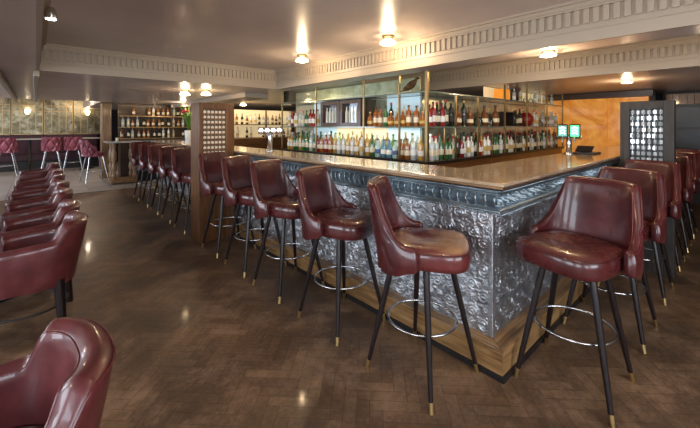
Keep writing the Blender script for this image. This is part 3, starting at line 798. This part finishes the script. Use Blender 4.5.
TYPES = {
 'clear': ('spirit', 'glass_pale', 'l_white', 'l_white', 0.29, 0.036, 'clear bottle with white label'),
 'clearred': ('spirit', 'glass_pale', 'l_cream', 'l_red', 0.29, 0.036, 'clear bottle with red cap'),
 'green': ('wine', 'b_green', 'l_cream', 'l_black', 0.30, 0.036, 'green bottle with cream label'),
 'lime': ('wine', 'b_lime', 'l_white', 'l_green', 0.30, 0.035, 'bright green bottle with white label'),
 'dark': ('wine', 'b_dark', 'l_cream', 'l_red', 0.31, 0.037, 'dark wine bottle with cream label'),
 'black': ('spirit', 'b_dark', 'l_black', 'l_gold', 0.29, 0.037, 'black bottle with black label'),
 'amber': ('spirit', 'b_amber', 'l_cream', 'l_black', 0.27, 0.038, 'amber bottle with cream label'),
 'squat': ('squat', 'b_amber', 'l_gold', 'l_gold', 0.21, 0.042, 'squat amber bottle with gold label'),
 'gold': ('spirit', 'b_gold', 'l_white', 'l_gold', 0.29, 0.035, 'golden bottle with white label'),
 'brown': ('squat', 'b_brown', 'l_cream', 'l_black', 0.24, 0.040, 'squat brown bottle with cream label'),
 'red': ('spirit', 'b_red', 'l_white', 'l_black', 0.28, 0.036, 'red bottle with white label'),
 'blue': ('round', 'b_blue', 'l_white', 'l_blue', 0.24, 0.042, 'blue bottle with white label'),
 'aqua': ('round', 'b_aqua', 'l_blue', 'l_black', 0.25, 0.040, 'pale aqua bottle with blue label'),
 'white': ('spirit', 'b_white', 'l_gold', 'l_red', 0.28, 0.036, 'white bottle with red label'),
 'decanter': ('decanter', 'glass_clear', None, 'l_gold', 0.20, 0.038, 'clear glass decanter'),
}
def bottle(t, x, y, z, label, group, sc=1.0):
    kind, g, lab, cap, h, r, _ = TYPES[t]; a, b, c = bottle_proto(kind, g, lab, cap, h, r)
    o = bpy.data.objects.new('glass_decanter' if t == 'decanter' else 'bottle', a); C.objects.link(o); o.location = (x, y, z + 0.001); o.scale = (sc, sc, sc * rnd.uniform(.93, 1.07))
    for nm, me in (('paper_label', b), ('cap', c)):
        if me is None: continue
        k = bpy.data.objects.new(nm, me); C.objects.link(k); k.parent = o
    tag(o, label, 'decanter' if t == 'decanter' else 'bottle', group)
ORD = ['first', 'second', 'third', 'fourth', 'fifth', 'sixth', 'seventh', 'eighth', 'ninth', 'tenth', 'eleventh', 'twelfth', 'thirteenth', 'fourteenth', 'fifteenth', 'sixteenth',
       'seventeenth', 'eighteenth', 'nineteenth', 'twentieth'] 
def ordn(k):
    if k < 20: return ORD[k]
    return {2: 'twenty-', 3: 'thirty-', 4: 'forty-', 5: 'fifty-', 6: 'sixty-'}[(k + 1) // 10] + ORD[(k + 1) % 10 - 1] if (k + 1) % 10 else {3: 'thirtieth', 4: 'fortieth', 5: 'fiftieth', 6: 'sixtieth'}[(k + 1) // 10]
def row(face, a0, a1, step, off, z, mix, where, group, sc=1.0, keep=1.0):
    a = a0; k = 0
    while a < a1:
        if rnd.random() <= keep:
            seg = [m_ for (lim, m_) in mix if a < lim][0]
            t = rnd.choice(seg); j = rnd.uniform(-.012, .012)
            x, y = (BX + off + j, a) if face == 'L' else (a, BY + off + j)
            d = 'from corner post'
            bottle(t, x, y, z, '%s, %s %s, %s' % (TYPES[t][6], ordn(k), d, where), group, sc); k += 1
        a += step * rnd.uniform(.93, 1.15)
# left face, going away from the corner
mL = [(2.95, ['blue', 'clear', 'amber', 'gold']), (3.35, ['blue', 'aqua', 'clear', 'blue']), (3.6, ['gold', 'green', 'gold', 'clear']), (4.3, ['gold', 'gold', 'amber', 'clear', 'white']), (4.75, ['red', 'amber', 'green', 'gold']), (9, ['lime', 'green', 'clear', 'gold'])]
row('L', 2.62, 5.65, .098, .06, 1.02, mL, 'front row, lower left shelf', 'bottles on the lower left shelf')
row('L', 2.74, 5.65, .098, .17, 1.02, [(3.4, ['gold', 'clear', 'lime', 'clear']), (9, ['green', 'gold', 'lime', 'clear', 'amber'])], 'back row, lower left shelf', 'bottles on the lower left shelf', 1.12)
mLu = [(3.1, ['squat', 'squat', 'amber', 'brown']), (3.5, ['squat', 'green', 'dark', 'amber']), (9, ['clearred', 'red', 'green', 'clear'])]
row('L', 2.60, 3.52, .10, .08, 1.435, mLu, 'middle shelf by blue glass', 'bottles on the middle left shelf', .95)
row('L', 2.76, 3.3, .11, .2, 1.435, [(9, ['dark', 'clear', 'squat'])], 'middle shelf, rear row', 'bottles on the middle left shelf', 1.0)
row('L', 4.74, 5.68, .10, .08, 1.435, [(9, ['clearred', 'red', 'white', 'clearred', 'green'])], 'middle shelf past dark cabinet', 'bottles on the middle left shelf', 1.0)
# right face
mR = [(3.75, ['clear', 'clearred', 'clear', 'white']), (4.3, ['clearred', 'red', 'green', 'white', 'black']), (5.0, ['white', 'gold', 'dark', 'red', 'clear']), (5.8, ['dark', 'white', 'clear', 'amber', 'green']), (6.6, ['dark', 'dark', 'green', 'white']), (9, ['dark', 'amber', 'green', 'clear'])]
row('R', 3.62, 7.92, .094, .06, 1.02, mR, 'front row, lower right shelf', 'bottles on the lower right shelf')
row('R', 3.74, 7.95, .097, .17, 1.02, [(4.2, ['clear', 'red', 'clearred']), (5.5, ['gold', 'amber', 'red', 'white', 'green']), (9, ['dark', 'dark', 'amber', 'brown', 'green'])], 'back row, lower right shelf', 'bottles on the lower right shelf', 1.12)
row('R', 3.62, 4.05, .085, .10, 1.435, [(3.72, ['red']), (9, ['dark', 'black', 'red'])], 'middle right shelf', 'bottles on the middle right shelf', 1.05)
row('R', 4.12, 4.7, .15, .10, 1.435, [(9, ['black', 'gold', 'brown'])], 'middle right shelf, thin posts', 'bottles on the middle right shelf', 1.2)
row('R', 4.82, 5.4, .17, .10, 1.435, [(9, ['decanter', 'brown'])], 'middle right shelf before box', 'bottles on the middle right shelf', 1.3)
row('R', 6.0, 6.28, .1, .09, 1.435, [(9, ['black', 'dark'])], 'middle right shelf after box', 'bottles on the middle right shelf', 1.0)
row('R', 6.85, 8.0, .15, .09, 1.435, [(9, ['clear', 'amber', 'decanter', 'white'])], 'middle right shelf past jar', 'bottles on the middle right shelf', 1.0)
row('R', 5.86, 8.0, .21, .12, 1.86, [(9, ['decanter', 'white', 'decanter', 'clear'])], 'top right shelf', 'glassware on the top right shelf', .8)
# wooden box, orange box, red jar
bx = empty('wooden_box', (5.72, BY + .12, 1.436)); tag(bx, 'open brown wooden box standing on the middle right shelf', 'box')
MB().box(-.16, -.145, -.08, .1, 0, .24).box(.145, .16, -.08, .1, 0, .24).box(-.145, .145, -.08, .1, 0, .015).box(-.145, .145, -.08, .1, .225, .24).build('box_frame', M['black'], bx)
MB().box(-.145, .145, .08, .098, .015, .225).build('back_board', mat('tan_board', (0.45, 0.20, 0.09), .5), bx)
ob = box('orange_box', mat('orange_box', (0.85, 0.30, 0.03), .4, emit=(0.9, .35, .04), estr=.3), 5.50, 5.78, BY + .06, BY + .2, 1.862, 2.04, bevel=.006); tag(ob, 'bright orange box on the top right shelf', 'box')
rj = empty('red_glass_jar', (6.58, BY + .13, 1.436)); tag(rj, 'round red glass jar on the middle right shelf', 'jar')
MB().lathe([(.05, 0), (.10, .03), (.135, .10), (.13, .17), (.08, .23), (.05, .25)], 20).build('jar_body', M['b_red'], rj)
MB().lathe([(.055, .25), (.06, .275), (.02, .29)], 16).build('lid', M['brass'], rj)
# dark framed cabinet on the left face (double glazed doors)
cb = empty('framed_cabinet', (BX + .03, 4.12, 1.436)); tag(cb, 'dark framed two door glass cabinet on the middle shelf', 'cabinet')
MB().box(.12, .30, -.49, .49, 0.0, .40).build('cabinet_body', M['darkwood'], cb)
for s_ in (-1, 1):
    c0 = s_ * .24
    MB().box(.0, .12, c0 - .235, c0 - .17, .0, .40).box(.0, .12, c0 + .17, c0 + .235, 0, .40).box(0, .12, c0 - .17, c0 + .17, 0, .06).box(0, .12, c0 - .17, c0 + .17, .34, .40).build('door', M['darkwood'], cb, bevel=.004)
    MB().box(.08, .1, c0 - .17, c0 + .17, .06, .34).build('mirror_glass', mat('cab_glass', (.40, .44, .48), .1, .9), cb)
    for k in range(4):
        MB().lathe([(.022, .062), (.022, .22), (.01, .26), (.01, .30)], 10, (.045, c0 - .11 + k * .075, 0)).build('inner_bottle', M['glass_pale'], cb)
# stuffed pheasant
ph = empty('stuffed_pheasant', (BX + .10, 2.78, 1.8625)); tag(ph, 'brown stuffed game bird perched on the top shelf', 'stuffed bird')
ph.rotation_euler.z = math.radians(-45)
MB().tube([(-.14, 0, .012), (-.10, 0, .03), (-.06, 0, .055), (-.03, 0, .08), (.0, 0, .105), (.025, 0, .13), (.045, 0, .15), (.06, 0, .175), (.072, 0, .185), (.085, 0, .182), (.11, 0, .175)],
          [.004, .012, .03, .045, .048, .038, .022, .016, .018, .012, .002], 12).build('body', M['feather'], ph)
for s_ in (-1, 1):
    MB().add([(.04, s_ * .04, .14), (.0, s_ * .055, .145), (-.06, s_ * .055, .10), (-.12, s_ * .035, .05), (-.06, s_ * .052, .055), (.02, s_ * .052, .09)], [(0, 1, 2, 3, 4, 5)]).build('wing', M['feather'], ph)
    MB().tube([(.0, s_ * .02, .085), (.01, s_ * .02, .002), (.03, s_ * .02, .001)], .004, 6).build('leg', M['dull_brass'], ph)

# ================================================================ BEER TAPS, TILL, VASE
def tap(x, y, rz, n, m_, wid, label, hz, sq=False):
    r = empty('beer_tap', (x, y, 1.119), rz); tag(r, label, 'beer tap')
    MB().lathe([(.055, 0), (.055, .012), (.03, .02), (.026, hz), (.034, hz + .02)], 20).build('column', M['chrome'], r)
    MB().tube([(0, -wid / 2, hz + .03), (0, wid / 2, hz + .03)], .028 if sq else .042, 18).build('cross_tube', M['chrome'], r)
    for k in range(n):
        yy = -wid / 2 + wid * (k + .5) / n
        h = MB().tube([(-.02, yy, hz + .03), (-.07, yy, hz + .03), (-.075, yy, hz - .03)], .009, 8).build('spout', M['chrome'], r)
        if sq:
            MB().box(-.045, -.02, yy - .055, yy + .055, hz + .02, hz + .175).build('tap_sign', M['black'], r, bevel=.02)
            MB().box(-.050, -.044, yy - .043, yy + .043, hz + .035, hz + .16).build('lit_face', M['lens_green'] if k == 0 else M['lens_dim'], r, bevel=.012)
            e = MB()
            for q in range(3): e.tube([(-.052, yy - .028, hz + .065 + q * .032), (-.052, yy, hz + .078 + q * .032), (-.052, yy + .028, hz + .065 + q * .032)], .006, 6)
            e.build('lettering', M['lens_white'], r)
        else:
            MB().tube([(-.036, yy, hz + .035), (-.05, yy, hz + .035)], .027, 16).build('lens', m_[k], r)
    return r
w4 = [M['lens_white']] * 4
tap(2.26, 4.08, math.radians(62 - 0), 4, w4, .30, 'chrome beer tap with four white lit discs on the left counter', .235)
tr_ = tap(4.60, 1.34, math.radians(10), 2, [M['lens_green'], M['lens_white']], .24, 'beer tap with green and white lit signs on the right counter', .17, True)
dr = MB().box(4.68, 5.0, 1.12, 1.34, 1.119, 1.135).build('drip_tray', M['black'], bevel=.004); tag(dr, 'black drip tray lying on the right counter beneath the taps', 'tray')
tl = empty('payment_terminal', (4.86, 1.25, 1.136)); tl.scale = (.7, .7, .7); tag(tl, 'small black tilted screen on the right counter', 'screen')
MB().box(-.05, .05, -.06, .06, 0, .015).build('base', M['black'], tl)
MB().add([(-.09, -.12, .02), (-.09, .12, .02), (.07, .12, .10), (.07, -.12, .10), (-.085, -.12, .005), (-.085, .12, .005), (.08, .12, .085), (.08, -.12, .085)],
         [(0, 3, 2, 1), (4, 5, 6, 7), (0, 1, 5, 4), (1, 2, 6, 5), (2, 3, 7, 6), (3, 0, 4, 7)]).build('display', M['black'], tl)
# vase with leaves on the far end of the left counter
vs_ = empty('flower_vase', (2.08, 6.75, 1.119)); tag(vs_, 'white vase with tall green leaves standing on the counter beyond the wooden screen', 'vase')
MB().lathe([(.05, 0), (.055, .01), (.065, .15), (.072, .24), (.066, .245), (.05, .20)], 20).build('vase', M['white'], vs_)
for k in range(16):
    a = 2 * PI * k / 16 + rnd.uniform(-.2, .2); L = rnd.uniform(.28, .52); sp_ = rnd.uniform(.05, .22)
    pts = [(math.cos(a) * sp_ * t * t, math.sin(a) * sp_ * t * t, .2 + L * t) for t in (0, .25, .5, .75, 1)]
    mb = MB(); wv = Vector((-math.sin(a), math.cos(a), 0)); ws = (.008, .02, .024, .016, .002)
    mb.grid([[tuple(Vector(p) - wv * w_), tuple(Vector(p) + Vector((math.cos(a), math.sin(a), 0)) * -.004), tuple(Vector(p) + wv * w_)] for p, w_ in zip(pts, ws)])
    mb.build('leaf', M['leaf'], vs_)
for k in range(5):
    a = 2.2 + k * .5; MB().lathe([(.002, .56), (.025, .58), (.03, .60), (.012, .62)], 10, (math.cos(a) * .10, math.sin(a) * .10, rnd.uniform(-.03, .03))).build('flower', M['flower'], vs_)

# ================================================================ FAR SHELVES
def far_shelves(name, x0, x1, y, z0, levels, label, m_back, wood_, nb, types, where, group, depth=.25, cab=True, sc=1.0):
    r = empty(name, ((x0 + x1) / 2, y, 0)); tag(r, label, 'shelves'); w = (x1 - x0) / 2
    MB().box(-w, w, depth, depth + .03, z0, min(levels[-1] + .42, 2.09)).build('back_panel', m_back, r)
    for z in levels: MB().box(-w, w, 0, depth, z - .02, z).build('shelf', M['dull_brass'], r)
    n = max(2, int((x1 - x0) / 0.9) + 1)
    for k in range(n):
        x = -w + 2 * w * k / (n - 1); MB().box(x - .02, x + .02, 0.002, .04, z0, min(levels[-1] + .42, 2.09)).build('post', wood_, r)
    if cab: MB().box(-w, w, -.15, depth, 0, z0 - .02).build('base_cabinet', wood_, r)
    for li, z in enumerate(levels):
        for k in range(nb):
            if rnd.random() < .12: continue
            x = x0 + .08 + (x1 - x0 - .16) * (k + rnd.uniform(-.2, .2)) / (nb - 1); x = min(max(x, x0 + .05), x1 - .05)
            t = rnd.choice(types)
            bottle(t, x, y + .12, z, '%s, %s from left, %s of %s' % (TYPES[t][6], ordn(k), ('lowest', 'middle', 'top')[li], where), group, sc)
    return r
far_shelves('bottle_shelves', 3.05, 6.1, 9.4, 1.1, (1.12, 1.50), 'lit shelves of bottles above a brown counter, seen between screen and tap', M['lit_warm'], M['midwood'], 22,
            ['amber', 'clear', 'dark', 'gold', 'brown', 'white'], 'lit far shelves', 'bottles on the lit far bar shelves')
cn = box('service_counter', M['midwood'], 2.9, 6.2, 8.9, 9.2, 0.001, 1.12, bevel=.01); tag(cn, 'brown wooden counter in front of the lit far shelves', 'counter')
far_shelves('wall_bottle_shelves', 1.72, 4.4, 11.5, 1.08, (1.1, 1.42, 1.74), 'tall dim shelves full of bottles at the far end of the room', M['darkwood'], M['darkwood'], 20,
            ['amber', 'white', 'dark', 'brown', 'clearred', 'clear', 'amber'], 'dim end wall shelves', 'bottles on the dim end wall shelves')
area('shelf_light', (3.0, 11.2, 2.05), (3.0, 11.7, 1.3), 2.4, .05, 4, (1, .72, .4))
area('shelf_light', (4.5, 9.3, 1.98), (4.5, 9.55, 1.3), 2.8, .05, 5, (1, .8, .5))
bq = empty('banquette', (3.3, 11.1, 0)); tag(bq, 'blue grey upholstered bench in front of the end wall bottle shelves', 'bench')
mbq = mat('blue_upholstery', (.10, .13, .18), .5)
MB().box(-1.3, 1.6, -.1, .12, .45, 1.05).build('backrest', mbq, bq, bevel=.03)
MB().box(-1.3, 1.6, -.6, -.1, .25, .48).build('seat', mbq, bq, bevel=.03)
MB().box(-1.28, 1.58, -.55, .1, 0, .25).build('plinth', M['black'], bq)

# column and mirrored windows at the back left
col_ = empty('wooden_column', (1.46, 11.9, 0)); tag(col_, 'brown wooden column beside the far mirrors', 'column')
MB().box(-.12, .12, -.12, .12, .12, 2.09).build('shaft', M['oldwood'], col_, bevel=.02)
MB().box(-.15, .15, -.15, .15, 0, .12).build('base', M['oldwood'], col_, bevel=.01)
M['win_mirror'] = mat('window_mirror', (.50, .50, .42), .3, .6)
m = M['win_mirror']; v = coords(m); n1 = noise(m, v, 3, 6, .7, 1.0)
setc(m, ramp(m, n1, [(.3, (.05, .04, .02)), (.5, (.17, .15, .09)), (.7, (.42, .41, .32))]))
for k in range(7):
    x = -3.9 + k * .82
    r = empty('mirror_window', (x + .4, 16.3, 0)); tag(r, 'tall mirror glass panel with thin bars on the far left wall, %s from the left' % ORD[k], 'mirror', 'mirror panels on the far left wall')
    MB().box(-.40, .40, 0, .05, 1.15, 2.58).build('mirror_glass', M['win_mirror'], r)
    g = MB()
    for q in (-.4, -.2, 0, .2, .38): g.box(q, q + .02, -.02, 0, 1.15, 2.58)
    for z in (1.15, 1.95, 2.15, 2.56): g.box(-.4, .4, -.02, 0, z, z + .02)
    g.build('bars', M['dull_brass'], r)
    if k % 2 == 0:
        lp = empty('wall_lamp', (x + .4, 16.26, 1.86)); tag(lp, 'small lit wall lamp on the far mirrors, %s from the left' % ORD[k // 2], 'wall lamp', 'wall lamps on the far mirrors')
        MB().tube([(0, 0, -.1), (0, -.06, -.08), (0, -.08, 0)], .01, 8).build('arm', M['brass'], lp)
        MB().lathe([(.03, 0), (.06, .05), (.07, .12), (.04, .16)], 12, (0, -.08, 0)).build('lamp_shade', M['lampglass'], lp)
        bulb('wall_lamp_glow', (x + .4, 16.09, 2.03), 5, r=.02)
lb_ = empty('wall_bench', (-.9, 16.0, 0)); tag(lb_, 'long dark purple bench under the far mirrors', 'bench')
MB().box(-2.9, 2.6, 0, .2, .3, 1.14).build('backrest', mat('purple_upholstery', (.045, .012, .025), .45), lb_, bevel=.03)
MB().box(-2.9, 2.6, -.55, 0, .3, .52).build('seat', bpy.data.materials['purple_upholstery'], lb_, bevel=.03)
MB().box(-2.88, 2.58, -.5, .18, 0, .3).build('plinth', M['black'], lb_)

# tufted pink stools near the back
def make_tufted():
    r = empty('tufted_stool')
    for sx in (-1, 1):
        for sy in (-1, 1):
            MB().tube([(sx * .14, sy * .14, .66), (sx * .25, sy * .25, 0)], [.018, .014], 8).build('leg', M['chrome'], r)
    MB().tube([(.2 * math.cos(2 * PI * k / 28), .2 * math.sin(2 * PI * k / 28), .28) for k in range(28)], .008, 6, True).build('foot_ring', M['chrome'], r)
    N = 32; rows = [[(x * s_, y * s_, z) for x, y in (se(2 * PI * k / N, .195, .195, 3) for k in range(N))] for s_, z in ((.9, .66), (1, .68), (1, .75), (.9, .78), (.2, .785))]
    mb = MB(); mb.grid(rows, True, True); mb.add(rows[0], [tuple(range(N))[::-1]]); mb.add(rows[-1], [tuple(range(N))]); mb.build('seat', M['leather_pink'], r)
    A = [-1 + 2 * i / 96 for i in range(97)]
    def surf(a, t, off):
        x, y = se(PI + a * math.radians(92), .20, .20, 2.8); z = .68 + (.42 - .16 * sstep(.6, 1, abs(a))) * t
        L = math.hypot(x, y); s_ = a * 5; w = t * 2.4
        q = -.035 * max(math.exp(-(abs(math.sin((s_ + w) * PI / 2)) / .35) ** 2), math.exp(-(abs(math.sin((s_ - w) * PI / 2)) / .35) ** 2)) if off > .02 else 0
        o = off + q; return (x * (1 + o / L) - .06 * t, y * (1 + o / L), z)
    rows = [[surf(a, j / 24, .06) for a in A] for j in range(25)] + [[surf(a, j / 24, 0) for a in A] for j in range(24, -1, -1)]
    rows.append(rows[0]); mb = MB(); mb.grid(rows, True)
    fix_normals(mb.build('backrest', M['leather_pink'], r)); return r
tf = make_tufted()
for k, (x, y, d, w) in enumerate(((1.12, 11.15, 10, 'pink tufted leather stool seen from the side next to the table with turned legs'), (.37, 14.5, 84, 'pink tufted leather stool, left one of the pair facing the far mirrors'),
                                  (-.66, 14.4, 86, 'pink tufted leather stool at the left edge of the photo facing the far mirrors'), (-1.3, 14.4, 85, 'pink tufted leather stool beyond the left edge, by the far bench'),
                                  (.90, 14.5, 84, 'pink tufted leather stool, right one of the pair facing the far mirrors'))):
    o = tf if k == 0 else copy_tree(tf); o.location = (x, y, 0); o.rotation_euler.z = math.radians(d); tag(o, w, 'stool', 'pink tufted stools')
# high table with turned legs
tt = empty('high_table', (1.62, 10.55, 0)); tag(tt, 'high table with pale top and thick turned wooden legs', 'table')
MB().box(-.35, .42, -.35, .35, 1.03, 1.06).build('tabletop', mat('pale_top', (.42, .42, .40), .3), tt, bevel=.006)
tp = [(.035, .12), (.05, .14), (.05, .25), (.03, .28), (.055, .36), (.06, .42), (.035, .5), (.03, .54), (.055, .6), (.06, .7), (.05, .82), (.03, .88), (.045, .92), (.045, 1.028)]
for sx in (-1, 1):
    for sy in (-1, 1):
        MB().lathe(tp, 12, (sx * .22 + .03, sy * .22, 0)).build('leg', M['oldwood'], tt)
MB().box(-.27, .33, -.27, .27, .03, .12).build('foot_frame', M['oldwood'], tt, bevel=.01)
for sx in (-1, 1):
    for sy in (-1, 1): MB().lathe([(.03, 0.001), (.035, .015), (.03, .029)], 10, (sx * .25 + .03, sy * .22, 0)).build('foot', M['oldwood'], tt)
gl = MB().lathe([(.03, 0), (.032, .01), (.036, .09)], 12).build('candle_glass', M['l_cream'], loc=(1.52, 10.5, 1.061)); tag(gl, 'small candle glass on the high table with turned legs', 'candle')
for k, (x, y) in enumerate(((-.15, 15.0), (1.3, 15.0), (-2.1, 15.0))):
    r = empty('pub_table', (x, y, 0)); tag(r, 'small dark high table before the purple bench, %s' % ('between the pink stools', 'near the wooden column', 'at the far left')[k], 'table')
    MB().box(-.35, .35, -.3, .3, 1.02, 1.05).build('tabletop', bpy.data.materials['pale_top'], r, bevel=.004)
    MB().lathe([(.22, 0), (.2, .02), (.04, .05), (.035, 1.019)], 14).build('pedestal', M['black'], r)
